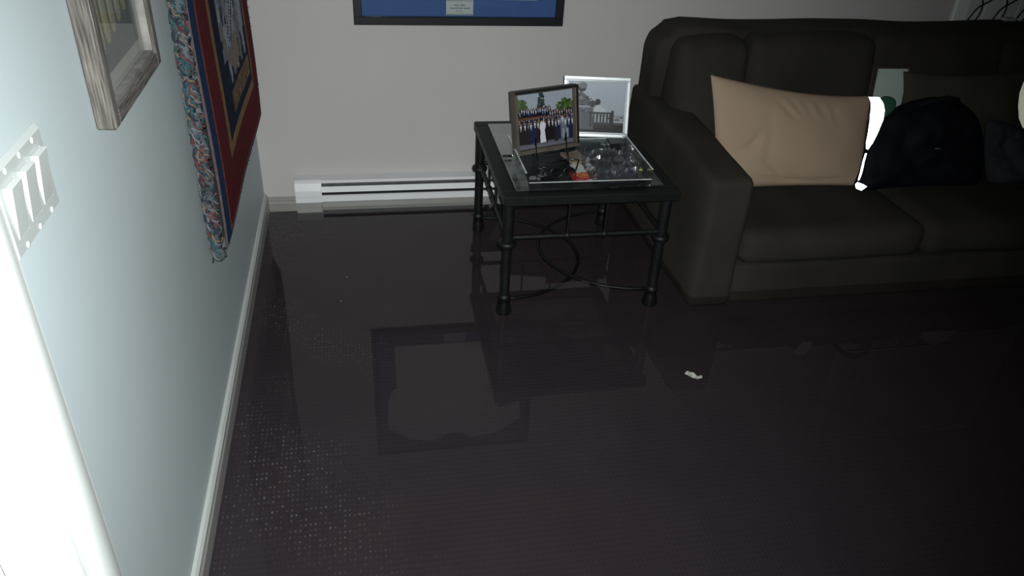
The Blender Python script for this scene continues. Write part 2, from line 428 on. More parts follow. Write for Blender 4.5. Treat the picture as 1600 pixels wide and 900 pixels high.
# ------------------------------------------------------------------ flood water
WZ = 0.062
wt = MB().add([(.001, RY, WZ), (RX-.001, RY, WZ), (RX-.001, -.001, WZ), (.001, -.001, WZ), (.001, DY0-.019, WZ), (-1.499, DY0-.019, WZ), (-1.499, DY1+.019, WZ), (.001, DY1+.019, WZ)], [(0, 1, 2, 3, 4, 5, 6, 7)]).build('flood_water', mat_clear('still_flood_water', (0.86, 0.84, 0.84), 1.33, 0.0, bump=0.006, bscale=3.0), recalc=False)
wt['kind'] = 'stuff'; tag(wt, 'still flood water mirroring the wall across the whole floor', 'water')

# ------------------------------------------------------------------ baseboard heater
ht = thing('baseboard_heater', 'long white electric baseboard heater low on the back wall', 'heater', (0.13, 0, 0.02))
hx0, hx1 = 0.225, 1.46
D = 0.066
MB().box(hx0, hx1, -0.010, -0.002, 0.05, 0.146).build('back_plate', M_white_metal, ht)
MB().prism([(-.002, .146), (-.002, .150), (-.046, .148), (-.054, .140), (-.052, .138), (-.044, .144)], 'x', hx0, hx1).build('hood', M_white_metal, ht)
MB().box(hx0, hx1, -.040, -.012, .112, .136).build('fin_stack', M_fin, ht)['kind'] = 'stuff'
MB().prism([(-.056, .100), (-.050, .122), (-.046, .122), (-.052, .098)], 'x', hx0, hx1).build('louvre', M_white_metal, ht)
MB().box(hx0, hx1, -.048, -.012, .085, .097).build('slot_filler', M_dark, ht)  # near-black bar filling the slot between louvre and front panel
MB().prism([(-.063, .060), (-.0655, .064), (-.0655, .084), (-.060, .088), (-.057, .088), (-.060, .080), (-.060, .060)], 'x', hx0, hx1).build('front_panel', M_white_metal, ht)
for a, b in ((0.128, 0.232), (1.45, 1.55)):
    MB().prism([(-.002, .060), (-.002, .152), (-.046, .152), (-.058, .142), (-.0665, .118), (-.0685, .112), (-.0685, .088), (-.0675, .084), (-.0665, .060)], 'x', a, b).build('end_cap', M_white_metal, ht)
    MB().box(a+.002, b-.004, -.060, -.002, .014, .060).build('foot', mat('heater_foot_grey', (.36, .36, .345), .5, var=.05), ht)
MB().box(.170, .176, -.0695, -.067, .092, .104, .001).build('screw', M_white_metal, ht)

# ------------------------------------------------------------------ framed jersey on the back wall
pf = thing('framed_jersey', 'black framed pale jersey on blue mat above the heater', 'picture', (.79, 0, .755))
px0, px1, pz0, pz1 = .396, 1.182, .755, 1.53
M_black_frame = mat('black_lacquer_frame', (.008, .009, .012), .35, var=.2)
for a in ((px0, px1, pz0, pz0+.030), (px0, px1, pz1-.03, pz1), (px0, px0+.030, pz0+.03, pz1-.03), (px1-.030, px1, pz0+.03, pz1-.03)):
    MB().box(a[0], a[1], -.030, -.002, a[2], a[3], .002).build('frame', M_black_frame, pf)
MB().box(px0+.029, px1-.029, -.012, -.004, pz0+.029, pz1-.029).build('mat_board', mat('mat_royal_blue', (.022, .075, .24), .6, var=.08, vscale=5), pf)
jp = [(.50, .848), (1.075, .848), (1.07, 1.10), (1.10, 1.12), (1.12, 1.20), (1.13, 1.36), (1.02, 1.44), (.88, 1.47), (.84, 1.43), (.74, 1.43), (.70, 1.47), (.56, 1.44), (.455, 1.36), (.46, 1.20), (.48, 1.12), (.505, 1.10)]
MB().prism(jp, 'y', -.019, -.0125).build('jersey', mat('jersey_pale_cloth', (.62, .62, .62), .8, var=.06, vscale=12, bump=.3, bscale=30), pf)
MB().prism([(.70, 1.475), (.75, 1.425), (.83, 1.425), (.88, 1.475), (.865, 1.478), (.825, 1.44), (.755, 1.44), (.715, 1.478)], 'y', -.022, -.0192).build('collar', mat('collar_blue', (.03, .07, .2), .8, var=.1), pf)
lc = Canvas(60, 34, (168, 174, 176)); lc.rect(0, 0, 1, .05, (120, 125, 128)); lc.rect(0, .95, 1, 1, (110, 115, 118))
rs = random.Random(2)
for v, a, b in ((.28, .3, .7), (.5, .12, .88), (.70, .36, .64)):
    u = a
    while u < b:
        w = .02+.05*rs.random(); lc.rect(u, v, min(u+w, b), v+.09, (95, 100, 104)); u += w+.022
MB().box(.735, .836, -.0155, -.0121, .790, .846, .001).build('name_plate', mat('plate_silver', (.5, .52, .53), .4, var=.05), pf)
lc.mesh('plate_lettering', mat_print('plate_print'), pf, (.737-.79, -.0160, .844-.755), (.097, 0, 0), (0, 0, -.052))
MB().box(px0+.029, px1-.029, -.0262, -.0252, pz0+.029, pz1-.029).build('glass', mat_clear('picture_glass', (1, 1, 1), 1.45, .03), pf)

# ------------------------------------------------------------------ weathered frame on left wall
wf = thing('weathered_picture_frame', 'weathered grey brown wood picture frame left of the rug', 'picture', (0, -1.59, 1.028))
FY0, FY1, FZ0, FZ1 = -1.767, -1.410, 1.028, 1.56
M_wood = mat('weathered_wood', (.095, .082, .074), .85, var=.7, vscale=12, bump=1.0, bscale=14, stretch=(26, 26, 1.4), detail=8)
M_wood_h = mat('weathered_wood_cross', (.12, .105, .095), .85, var=.7, vscale=12, bump=1.0, bscale=14, stretch=(26, 1.4, 26), detail=8)
def rail(y0, y1, z0, z1, m):
    MB().box(.001, .031, y0, y1, z0, z1, .002).build('frame', m, wf)
rail(FY0, FY0+.026, FZ0, FZ1, M_wood); rail(FY1-.026, FY1, FZ0, FZ1, M_wood)
rail(FY0+.026, FY1-.026, FZ0, FZ0+.026, M_wood_h); rail(FY0+.026, FY1-.026, FZ1-.026, FZ1, M_wood_h)
M_lip = mat('frame_inner_lip', (.16, .15, .14), .7, var=.4, vscale=30)
for a in ((FY0+.026, FY0+.032, FZ0+.026, FZ1-.026), (FY1-.032, FY1-.026, FZ0+.026, FZ1-.026), (FY0+.032, FY1-.032, FZ0+.026, FZ0+.032), (FY0+.032, FY1-.032, FZ1-.032, FZ1-.026)):
    MB().box(.010, .026, a[0], a[1], a[2], a[3]).build('inner_lip', M_lip, wf)
MB().box(.008, .012, FY0+.03, FY1-.03, FZ0+.03, FZ1-.03).build('mat_board', mat('mat_warm_grey', (.28, .28, .255), .8, var=.04), wf)
pc = Canvas(90, 150, (92, 98, 98))
pc.grain(.10, 3)
for k in range(5):
    u = .04+.165*k; pc.poly([(u, .0), (u+.13, 0), (u+.13, .875-.02*k), (u+.10, .92-.02*k), (u+.03, .92-.02*k), (u, .875-.02*k)], (134, 131, 108)); pc.rect(u+.13, 0, u+.165, .875-.02*k, (92, 88, 70)); pc.rect(u+.02, 0, u+.05, .875-.02*k, (150, 147, 124))
pc.rect(0.1, 0, .86, .60, (44, 30, 32)); pc.rect(.3, .2, .6, .5, (110, 84, 40)); pc.grain(.12, 5)
z0p, z1p = FZ0+.061, FZ1-.075
pc.mesh('photo_print', mat_print('photo_print_matte', .6, .2), wf, (.0127, FY0+.055+1.59, z1p-1.028), (0, .247, 0), (0, 0, -(z1p-z0p)))
MB().box(.0145, .0155, FY0+.03, FY1-.03, FZ0+.03, FZ1-.03).build('glass', mat_clear('low_reflection_glass', (1, 1, 1), 1.10, .02), wf)

# ------------------------------------------------------------------ rug hanging on the left wall
rg = thing('hanging_rug', 'red and navy bordered woven wall rug with fringed edge', 'rug', (0.0, -.61, .44))
GY0, GY1, GZ0, GZ1 = -1.125, -.085, .443, 1.72
W_, H_ = 132, 162
rc = Canvas(W_, H_, (38, 58, 98))
def ru(y): return (y-GY0)/(GY1-GY0)
def rv(z): return (GZ1-z)/(GZ1-GZ0)
def rr(y0, y1, z0, z1, c): rc.rect(ru(y0), rv(z1), ru(y1), rv(z0), c)
blue, red, gold, navy, pale = (32, 54, 88), (98, 28, 36), (140, 112, 80), (24, 36, 58), (138, 86, 78)
rr(GY0, GY1, GZ0, GZ1, blue)
rr(GY0, -1.095, GZ0, GZ1, (158, 138, 146))
rr(-1.020, -.098, .452, 1.70, pale)
rr(-1.006, -.104, .462, 1.69, red)
rr(-.850, -.205, .592, 1.57, gold)
rr(-.805, -.228, .626, 1.54, navy)
# central picture: pale ornate figure, stripes and a golden plaque
rr(-.690, -.250, .81, 1.50, (132, 138, 150))
rs = np.random.RandomState(7)
for k in range(90):
    u = ru(-.70+.45*rs.rand()); v = rv(.86+.62*rs.rand())
    rc.ell(u, v, .006+.012*rs.rand(), .008+.03*rs.rand(), ((30, 42, 66), (176, 182, 192), (90, 100, 118))[rs.randint(3)])
for k in range(5):
    y = -.62+.075*k
    rc.poly([(ru(y), rv(.90)), (ru(y+.05), rv(.90)), (ru(y+.045), rv(.76-.03*(k % 2))), (ru(y+.02), rv(.70-.02*(k % 3))), (ru(y), rv(.78))], (158, 162, 170) if k % 2 == 0 else (122, 126, 134))
rc.poly([(ru(-.66), rv(.93)), (ru(-.60), rv(.85)), (ru(-.52), rv(.80)), (ru(-.45), rv(.86)), (ru(-.40), rv(.80)), (ru(-.40), rv(.76)), (ru(-.5), rv(.74)), (ru(-.62), rv(.80)), (ru(-.68), rv(.90))], (140, 128, 118))
for k in range(3):
    rc.line((ru(-.60+.035*k), rv(.835)), (ru(-.46+.035*k), rv(.96)), .016, (176, 182, 196)); rc.line((ru(-.583+.035*k), rv(.835)), (ru(-.443+.035*k), rv(.96)), .010, (24, 34, 60))
rr(-.665, -.235, .642, .735, navy); rr(-.645, -.25, .652, .722, (118, 98, 80))
for k in range(26): rc.ell(ru(-.63+.37*rs.rand()), rv(.66+.055*rs.rand()), .008, .006, ((84, 62, 60), (140, 118, 92))[rs.randint(2)])
rc.grain(.22, 9)
def rugwarp(V, uu, vv):
    V[..., 0] += .006*np.sin(uu*7+1)*(1-.5*vv)+.004*np.sin(vv*9)
    V[..., 2] += -.006*np.sin(uu*3.1)
    return V
FX = .034
rc.mesh('woven_face', mat_print('woven_rug_yarn', .95, .1, bump=.6), rg, (FX, GY0+.61, GZ1-.44), (0, GY1-GY0, 0), (0, 0, GZ0-GZ1), rugwarp)
bk = MB()
bk.box(.014, .0215, GY0+.001, GY1-.001, GZ0+.001, GZ1-.001)
bk.build('rug_backing', mat('rug_backing_cotton', (.08, .07, .08), .95, var=.2), rg)
# rolled, tufted multicolour fringe on the near edge (uncountable yarn)
fr = MB(); rf = random.Random(12)
fcol = [('fringe_teal', (.02, .07, .085)), ('fringe_grey', (.12, .12, .14)), ('fringe_dark', (.015, .022, .035)), ('fringe_tan', (.14, .10, .07)), ('fringe_red', (.10, .03, .035))]
for ci, (cn, cc) in enumerate(fcol):
    fr = MB()
    for k in range(120):
        z = .455+(GZ1-.47)*rf.random(); a = rf.random()*6.28
        c0 = Vector((.026+.010*math.cos(a), -1.170+.017*math.sin(a), z)); pts = []
        th = rf.random()*6.28
        for j in range(6):
            t = j/5; pts.append(c0+Vector((.008*math.sin(th+t*4.4), .010*math.cos(th+t*4.0), .030*(t-.5)+.004*math.sin(t*9))))
        fr.tube(pts, .0024, 5)
    o = fr.build('fringe', mat(cn, cc, .9, var=.3, vscale=60), rg, smooth=True); o['kind'] = 'stuff'
co = MB(); pts = [(.026+.004*math.sin(z*60), -1.168+.005*math.sin(z*37), z) for z in np.linspace(.452, GZ1-.01, 90)]
co.tube(pts, [.013+.003*math.sin(i*1.3) for i in range(90)], 10).build('rolled_edge', mat('rolled_edge_yarn', (.06, .075, .085), .95, var=.6, vscale=45, bump=1, bscale=80), rg, smooth=True)
tf = MB()
for k in range(26):
    z = .47+1.2*rf.random(); y = GY1
    tf.tube([(.030, y, z), (.032, y+.012, z+.004*rf.random()), (.034+.006*rf.random(), y+.02+.02*rf.random(), z+.01*(rf.random()-.3))], .0012, 4)
for k in range(30):
    y = -1.0+.9*rf.random(); z = GZ0
    tf.tube([(.030, y, z+.002), (.034, y+.004, z-.006-.006*rf.random())], .0012, 4)
tf.build('loose_threads', mat('loose_thread', (.10, .11, .16), .9, var=.3), rg)['kind'] = 'stuff'
MB().tube([(.022, GY0-.04, GZ1+.005), (.022, GY1+.03, GZ1+.005)], .010, 10).build('hanging_rod', mat('rod_brass', (.25, .18, .08), .4, metal=.8, var=.1), rg, smooth=True)

# ------------------------------------------------------------------ switch plate
sw = thing('switch_plate', 'white triple rocker light switch plate beside the door casing', 'light switch', (0, -2.066, 1.066))
M_plate = mat('switch_plate_plastic', (.42, .44, .44), .3, spec=.5, var=.02)
M_rock = mat('rocker_plastic', (.50, .52, .52), .22, spec=.6, var=.02)
ctr = [-2.112, -2.066, -2.020]
pl = MB(); yl, yr, zb, zt = -2.1465, -1.9845, 1.010, 1.123
# plate as strips around three windows, with a bevelled rim
ys = [yl+.006]; 
for c in ctr: ys += [c-.0170, c+.0170]
ys.append(yr-.006)
for i in range(0, 8, 2): pl.box(.001, .0065, ys[i], ys[i+1], zb+.006, zt-.006)
for c in ctr:
    pl.box(.001, .0065, c-.0170, c+.0170, zb+.006, 1.0325); pl.box(.001, .0065, c-.0170, c+.0170, 1.0995, zt-.006)
o4 = [(yl, zb), (yr, zb), (yr, zt), (yl, zt)]; i4 = [(yl+.006, zb+.006), (yr-.006, zb+.006), (yr-.006, zt-.006), (yl+.006, zt-.006)]
pl.add([(.0005, *p) for p in o4]+[(.0065, *p) for p in i4], [(i, (i+1) % 4, 4+(i+1) % 4, 4+i) for i in range(4)])
pl.build('plate', M_plate, sw, recalc=False)
for k, c in enumerate(ctr):
    up = (1, 1, 1)[k]
    MB().prism([(.002, 1.034), (.0070, 1.034), (.0150, 1.0975), (.0145, 1.0985), (.002, 1.0985)], 'y', c-.0158, c+.0158).build('rocker', M_rock, sw)
    for z in (1.019, 1.113):
        s_ = MB(); s_.ball((.0068, c, z), .0042, 10, (.35, 1, 1)); s_.build('screw', mat('screw_white', (.6, .62, .62), .2, var=.02), sw, smooth=True)

# ------------------------------------------------------------------ wrought-iron end table
tb = thing('end_table', 'black wrought iron end table with glass top and curved stretchers', 'table', (1.105, -.53, 0))
TX0, TX1, TY0, TY1, TZ = .818, 1.390, -.892, -.238, .460
bw = .048
for a in ((TX0, TX1, TY0, TY0+bw), (TX0, TX1, TY1-bw, TY1), (TX0, TX0+bw, TY0+bw, TY1-bw), (TX1-bw, TX1, TY0+bw, TY1-bw)):
    MB().box(a[0], a[1], a[2], a[3], .428, .4595, .003).build('apron_rail', M_black_iron, tb)
MB().box(TX0+bw, TX1-bw, -.612, -.598, .436, .448).build('support_bar', M_black_iron, tb)
MB().box(TX0+bw-.004, TX1-bw+.004, TY0+bw-.004, TY1-bw+.004, .4600, .4660, .0015).build('glass_top', mat_clear('table_glass', (.62, .70, .67), 1.6, .20, extra=.26), tb)
legs = [(.847, -.832), (.845, -.232), (1.372, -.832), (1.366, -.226)]
for lx, ly in legs:
    lg = MB().lathe(lx, ly, [(.0185, .428), (.0185, .275), (.0165, .262), (.0165, .052)]).build('leg', M_black_iron, tb, smooth=True, angle=40)
    MB().lathe(lx, ly, [(.020, .278), (.027, .275), (.030, .267), (.027, .258), (.019, .254)]).build('collar', M_black_iron, lg, smooth=True)
    MB().lathe(lx, ly, [(.017, .072), (.021, .066), (.022, .056), (.018, .050), (.021, .040), (.027, .012), (.027, 0)]).build('foot', M_black_iron, lg, smooth=True, angle=50)
for a, b in ((0, 2), (1, 3), (0, 1), (2, 3)):
    A = Vector((*legs[a], .288)); B = Vector((*legs[b], .288))
    MB().tube([A, B], .0085, 10).build('stretcher', M_black_iron, tb, smooth=True, angle=50)
    for t in (.38, .62):
        P = A.lerp(B, t)
        sp_ = MB().tube([P, P+Vector((0, 0, .142))], .0042, 8); sp_.ball(tuple(P), .0115, 10); sp_.build('spindle', M_black_iron, tb, smooth=True, angle=50)
for side in (0, 1):
    pts = []
    for k in range(33):
        th = -math.pi/2+math.pi*k/32
        y = -.53+.298*math.sin(th)
        x = (.855+.320*math.cos(th)) if side == 0 else (1.362-.327*math.cos(th))
        pts.append((x, y, .050+(.008 if side else 0)))
    MB().tube(pts, .0065, 8).build('curved_stretcher', M_black_iron, tb, smooth=True)

# ------------------------------------------------------------------ frames on the table
def photo_group():
    c = Canvas(150, 118, (146, 152, 164)); r_ = np.random.RandomState(3)
    for k in range(60): c.ell(.08+.10*r_.randn()*.6, .22+.05*r_.randn(), .035, .03, ((66, 84, 52), (84, 100, 66))[k % 2])
    for k in range(90):
        t = r_.rand(); c.ell(.45+(.015+.075*t)*(r_.rand()*2-1), -.02+.36*t, .018, .02, ((40, 50, 48), (54, 66, 60))[k % 2])
    for k in range(160):
        a = r_.rand()*6.28; q = math.sqrt(r_.rand()); c.ell(.87+.15*q*math.cos(a), .33+.15*q*math.sin(a), .025, .025, ((62, 82, 38), (84, 104, 50), (48, 64, 34))[k % 3])
    c.rect(0, .36, 1, .86, (30, 28, 36))
    c.poly([(0, .92), (0, 1), (1, 1), (1, .76), (.6, .84)], (88, 86, 98)); c.rect(0, .95, 1, 1, (96, 94, 104))
    suits = [(30, 36, 62), (24, 24, 34), (40, 46, 74), (46, 40, 44), (34, 30, 36), (112, 116, 134), (22, 26, 44)]
    def person(u, v, h, col, shirt=None):
        w = h*.105
        c.ell(u, v+h*.30, w, h*.26, col); c.rect(u-w*.8, v+h*.3, u+w*.8, v+h*.93, tuple(x*.8 for x in col))
        if shirt: c.poly([(u-w*.35, v+h*.13), (u+w*.35, v+h*.13), (u, v+h*.38)], shirt)
        c.ell(u, v+h*.055, h*.042, h*.055, (140, 112, 98)); c.ell(u, v+h*.02, h*.042, h*.03, (44, 34, 30))
    for k in range(15): person(.03+.040*k+.006*r_.randn(), .27+.012*r_.randn(), .30, suits[r_.randint(7)], (190, 190, 200))
    for k in range(10): person(.60+.042*k, .36+.02*r_.randn(), .30, suits[r_.randint(5)], (170, 160, 160))
    c.rect(0, .435, .52, .455, (112, 66, 44)); c.rect(0, .455, .5, .50, (74, 36, 32))
    for k in range(24): person(.02+.042*k, .44+.01*r_.randn(), .34, suits[r_.randint(5)], (150, 150, 160) if k % 2 else None)
    for k in range(17):
        if k in (7,): continue
        person(.03+.06*k+.008*r_.randn(), .50+.012*r_.randn(), .44, (118, 122, 140) if k in (13, 14) else suits[r_.randint(5)], (190, 188, 192))
    person(.455, .50, .44, (196, 196, 204)); c.poly([(.425, .60), (.485, .60), (.515, .92), (.41, .92)], (198, 198, 206))
    for u in (.83, .90): c.rect(u-.02, .72, u+.02, .90, (128, 132, 148))
    c.grain(.12, 8); return c
def photo_bench():
    c = Canvas(130, 112, (158, 164, 174)); r_ = np.random.RandomState(5)
    c.a *= (1.08-.18*c.V)[..., None]
    c.rect(.55, .66, 1, .69, (120, 124, 130))
    for k in range(60): c.ell(.72+.3*r_.rand(), .70+.06*r_.rand(), .03, .012, ((70, 72, 76), (110, 112, 116), (150, 152, 158))[k % 3])
    c.rect(.0, .78, 1, .80, (150, 154, 160)); c.rect(0, .84, 1, 1, (26, 27, 30)); c.rect(0, .80, 1, .85, (62, 64, 68))
    # the grown-up in a checked shirt and cap, back to us, and a child beside
    c.poly([(.05, .95), (.02, .45), (.10, .26), (.22, .20), (.36, .30), (.45, .52), (.47, .95)], (84, 86, 92))
    for k in range(80):
        u, v = .06+.36*r_.rand(), .26+.32*r_.rand(); c.ell(u, v, .02, .012, ((50, 52, 58), (120, 122, 130))[k % 2]) if u < .1+.9*v else None
    c.rect(.04, .47, .46, .52, (140, 144, 152)); c.ell(.24, .12, .075, .09, (48, 50, 56)); c.ell(.25, .08, .08, .06, (110, 114, 122))
    c.ell(.44, .44, .06, .07, (54, 56, 62)); c.ell(.53, .40, .05, .065, (40, 42, 46)); c.poly([(.46, .62), (.48, .48), (.56, .45), (.68, .55), (.72, .64)], (176, 180, 186))
    c.rect(.38, .60, .82, .635, (46, 48, 52))
    for k in range(7): c.rect(.40+.058*k, .62, .43+.058*k, .90, (50, 52, 56))
    c.rect(.78, .56, .82, .93, (40, 42, 46)); c.grain(.08, 2); return c

# silver frame
sf = thing('silver_photo_frame', 'silver photo frame with black and white bench photo on table', 'photo frame', (1.108, -.420, .467), (-math.radians(19), 0, math.radians(-8)))
M_silver = mat('silver_satin', (.78, .79, .82), .38, metal=.65, var=.05, vscale=30)
M_silver2 = mat('silver_step', (.50, .51, .54), .35, metal=.7, var=.05)
sw_, sh_ = .240, .212
for (x0, x1, z0, z1) in ((0, sw_, 0, .014), (0, sw_, sh_-.014, sh_), (0, .014, .014, sh_-.014), (sw_-.014, sw_, .014, sh_-.014)):
    MB().box(x0, x1, -.006, .008, z0, z1, .0025).build('frame', M_silver, sf, local=True)
for (x0, x1, z0, z1) in ((.013, sw_-.013, .013, .018), (.013, sw_-.013, sh_-.018, sh_-.013), (.013, .018, .018, sh_-.018), (sw_-.018, sw_-.013, .018, sh_-.018)):
    MB().box(x0, x1, -.003, .006, z0, z1, .001).build('inner_step', M_silver2, sf, local=True)
photo_bench().mesh('photo_print', mat_print('photo_print_gloss', .4, .3), sf, (.018, .0015, sh_-.018), (sw_-.036, 0, 0), (0, 0, -(sh_-.036)))
MB().box(.003, sw_-.003, .002, .010, .003, sh_-.003).build('backing', mat('frame_backing', (.02, .02, .02), .8, var=.1), sf, local=True)
MB().prism([(.012, .15), (.016, .15), (.082, .030), (.079, .028)], 'x', .10, .14).build('easel_strut', mat('frame_backing', (.02, .02, .02), .8), sf, local=True)

# dark shadow-box frame standing on a black easel in the tray
df = thing('dark_photo_frame', 'dark brown box frame with colour wedding group photo in tray', 'photo frame', (.894, -.695, .511), (-math.radians(12), 0, math.radians(19)))
M_brown = mat('frame_taupe_wood', (.085, .070, .058), .55, var=.25, vscale=20)
M_lipb = mat('frame_black_lip', (.010, .010, .010), .45, var=.2)
dw, dh, dd = .238, .202, .034
for (x0, x1, z0, z1) in ((0, dw, 0, .012), (0, dw, dh-.012, dh), (0, .010, .012, dh-.012), (dw-.010, dw, .012, dh-.012)):
    MB().box(x0, x1, 0, dd, z0, z1, .001).build('frame', M_brown, df, local=True)
for (x0, x1, z0, z1) in ((0, dw, 0, .009), (0, dw, dh-.009, dh), (0, .007, .009, dh-.009), (dw-.007, dw, .009, dh-.009)):
    MB().box(x0, x1, -.003, -.0002, z0, z1).build('front_lip', M_lipb if z0 > .05 or x0 > .1 else M_brown, df, local=True)
photo_group().mesh('photo_print', mat_print('photo_print_gloss', .4, .3), df, (.010, .020, dh-.012), (dw-.020, 0, 0), (0, 0, -(dh-.024)))
MB().box(.002, dw-.002, .0215, dd-.001, .002, dh-.002).build('backing', M_lipb, df, local=True)

es = thing('wire_easel', 'small black wire easel under the wedding group photo', 'easel', (1.00, -.66, .475))
ez = MB()
bx = Vector((.958, -.682, 0)); by = Vector((1.068, -.645, 0))
for P in (bx, by):
    q = Vector((P.x, P.y-.045, .478)); tp = Vector((P.x, P.y-.005, .508))
    hook = Vector((P.x-.003, P.y-.035, .508))
    ez = MB().tube([hook+Vector((0, 0, .012)), hook, tp, Vector((P.x, P.y+.02, .56)), Vector((P.x+.005, P.y+.06, .478))], .0022, 6)
    ez.tube([hook, q], .0024, 6); ez.ball(tuple(hook+Vector((0, 0, .012))), .0045, 8)
    ez.build('easel_leg', M_black_iron, es, smooth=True)
MB().tube([(.958, -.70, .480), (1.068, -.665, .480)], .0022, 6).tube([(.963, -.622, .480), (1.073, -.585, .480)], .0022, 6).build('cross_wire', M_black_iron, es, smooth=True)

# ------------------------------------------------------------------ acrylic tray
ty = thing('acrylic_tray', 'clear acrylic serving tray holding small things on the table', 'tray', (1.095, -.70, .467))
M_acr = mat_clear('acrylic_clear', (.80, .84, .83), 1.49, .06, extra=.10)
M_rim = mat('acrylic_rim_glint', (.62, .66, .66), .25, spec=.8, var=.3, vscale=25)  # pale opaque strip; glints of the clear acrylic edge put into its colour
AX0, AX1, AY0, AY1 = .900, 1.296, -.862, -.555
MB().box(AX0, AX1, AY0, AY1, .4665, .4705).build('tray_base', M_acr, ty)
MB().box(AX0+.006, AX1-.006, AY0+.006, AY1-.006, .4707, .4715).build('tray_liner', mat('tray_liner_black', (.010, .011, .013), .35, var=.3, vscale=8), ty)
def side_wall(x0, x1):
    w = MB(); t = .526
    w.box(x0, x1, AY0, -.760, .4705, t); w.box(x0, x1, -.650, AY1, .4705, t); w.box(x0, x1, -.760, -.650, .4705, .492); w.box(x0, x1, -.760, -.650, .510, t)
    if x0 < 1: w.v = [(v[0]-(v[2]-.4705)*.25, v[1], v[2]) for v in w.v]   # this side flares outwards
    w.build('side_panel', M_acr, ty)
side_wall(AX0, AX0+.004); side_wall(AX1-.004, AX1)
MB().box(AX0+.004, AX1-.004, AY0, AY0+.004, .4705, .492).build('front_panel', M_acr, ty)
MB().box(AX0+.004, AX1-.004, AY1-.004, AY1, .4705, .510).build('back_panel', M_acr, ty)
for x in (AX0, AX1-.004):
    MB().box(x-.0003-(.0139 if x < 1 else 0), x+.0043-(.0139 if x < 1 else 0), AY0, AY1, .526, .5275).build('rim', M_rim, ty)
MB().box(AX0, AX1, AY0-.0004, AY0+.0042, .492, .4932).build('rim', M_rim, ty)
MB().box(AX0, AX1, AY1-.0040, AY1+.0003, .510, .5115).build('rim', M_rim, ty)

pgm = MB().tube([(.862, -.606, .474), (.893, -.606, .474)], .0045, 8); pgm.build('side_peg', M_black_iron, ty, smooth=True); MB().ball((.8945, -.606, .476), .0045, 8).build('peg_cap', mat('peg_chrome', (.8, .8, .8), .2, metal=.9, var=.02), ty, smooth=True)
# things in the tray
TZB = .4717
ca = MB(); rc_ = random.Random(5); pts = []
for k in range(90):
    t = k/89*6.28*5.3; R_ = .018+.014*math.sin(k*.23)
    pts.append((.966+R_*1.35*math.cos(t)+.004*math.sin(k), -.762+R_*math.sin(t)*1.2, TZB+.004+.010*abs(math.sin(k*.37))))
tag(ca.tube(pts, .0028, 6).build('coiled_cable', mat('cable_black', (.012, .012, .014), .35, var=.3), smooth=True), 'coiled black cable in the tray front left corner', 'cable')
pg = thing('cable_plug', 'small grey plug beside the coiled cable in the tray', 'plug', (.925, -.800, TZB))
MB().box(.913, .937, -.800, -.794, TZB, TZB+.014, .003).build('plug_body', mat('plug_grey', (.10, .10, .11), .35, var=.2), pg)
MB().box(.937, .948, -.808, -.806, TZB+.004, TZB+.010).box(.937, .948, -.800, -.798, TZB+.004, TZB+.010).build('prong', mat('prong_metal', (.5, .5, .5), .3, metal=.9, var=.1), pg)
gl = thing('eyeglasses', 'black eyeglasses with bent arm lying in the tray', 'glasses', (1.03, -.72, TZB))
for cx_ in (1.005, 1.047):
    pts = [(cx_+.019*math.cos(a), -.782+.004*math.sin(a), TZB+.018+.015*math.sin(a)) for a in np.linspace(0, 6.28, 17)[:-1]]
    MB().tube(pts, .0016, 6, closed=True).build('lens_rim', mat('glasses_black', (.01, .01, .01), .25, var=.1), gl, smooth=True)
    MB().add([(cx_+.018*math.cos(a), -.782, TZB+.018+.014*math.sin(a)) for a in np.linspace(0, 6.28, 17)[:-1]], [tuple(range(16))]).build('lens', mat_clear('lens_clear', (.7, .72, .74), 1.5, .02, extra=.05), gl, recalc=False)
MB().tube([(1.024, -.690, TZB+.022), (1.090, -.697, TZB+.024), (1.098, -.700, TZB+.023), (1.088, -.725, TZB+.014), (1.068, -.778, TZB+.020)], .0026, 6).build('temple_arm', mat('glasses_black', (.01, .01, .01), .25), gl, smooth=True)
MB().tube([(.986, -.782, TZB+.022), (.984, -.73, TZB+.020), (.990, -.690, TZB+.010)], .0024, 6).build('temple_arm', mat('glasses_black', (.01, .01, .01), .25), gl, smooth=True)

def slab(name, cx_, cy_, w, d, h, ang, m, z0, bend=0.0, bev=.001):
    o = MB(); n = 10; vs = []; fs = []
    ca_, sa = math.cos(ang), math.sin(ang)
    for j, zz in enumerate((0, h)):
        for i in range(n+1):
            for s_ in (-1, 1):
                u = (i/n-.5)*w; v = s_*d/2; b = bend*(1-math.cos((i/n-.5)*math.pi))
                vs.append((cx_+u*ca_-v*sa, cy_+u*sa+v*ca_, z0+zz+b))
    k = 2*(n+1)
    for i in range(n):
        a = 2*i
        fs += [(a, a+1, a+3, a+2), (k+a, k+a+2, k+a+3, k+a+1), (a, a+2, k+a+2, k+a), (a+1, k+a+1, k+a+3, a+3)]
    fs += [(0, k, k+1, 1), (2*n, 2*n+1, k+2*n+1, k+2*n)]
    return o.add(vs, fs).build(name, m)
tag(slab('folded_wallet', 1.098, -.648, .062, .085, .012, math.radians(14), mat('tan_leather', (.20, .16, .12), .6, var=.25, vscale=25, bump=.3), TZB, .004), 'worn tan folded wallet behind the white card', 'wallet')
tag(slab('white_card', 1.110, -.722, .072, .066, .0015, math.radians(8), mat('white_paper', (.55, .54, .52), .7, var=.05), TZB+.0005, .003), 'blank white paper card between wallet and red card', 'card')
rd = thing('red_card', 'red card with orange ring emblem in the tray front', 'card', (1.103, -.786, TZB+.002), (0, 0, math.radians(4)))
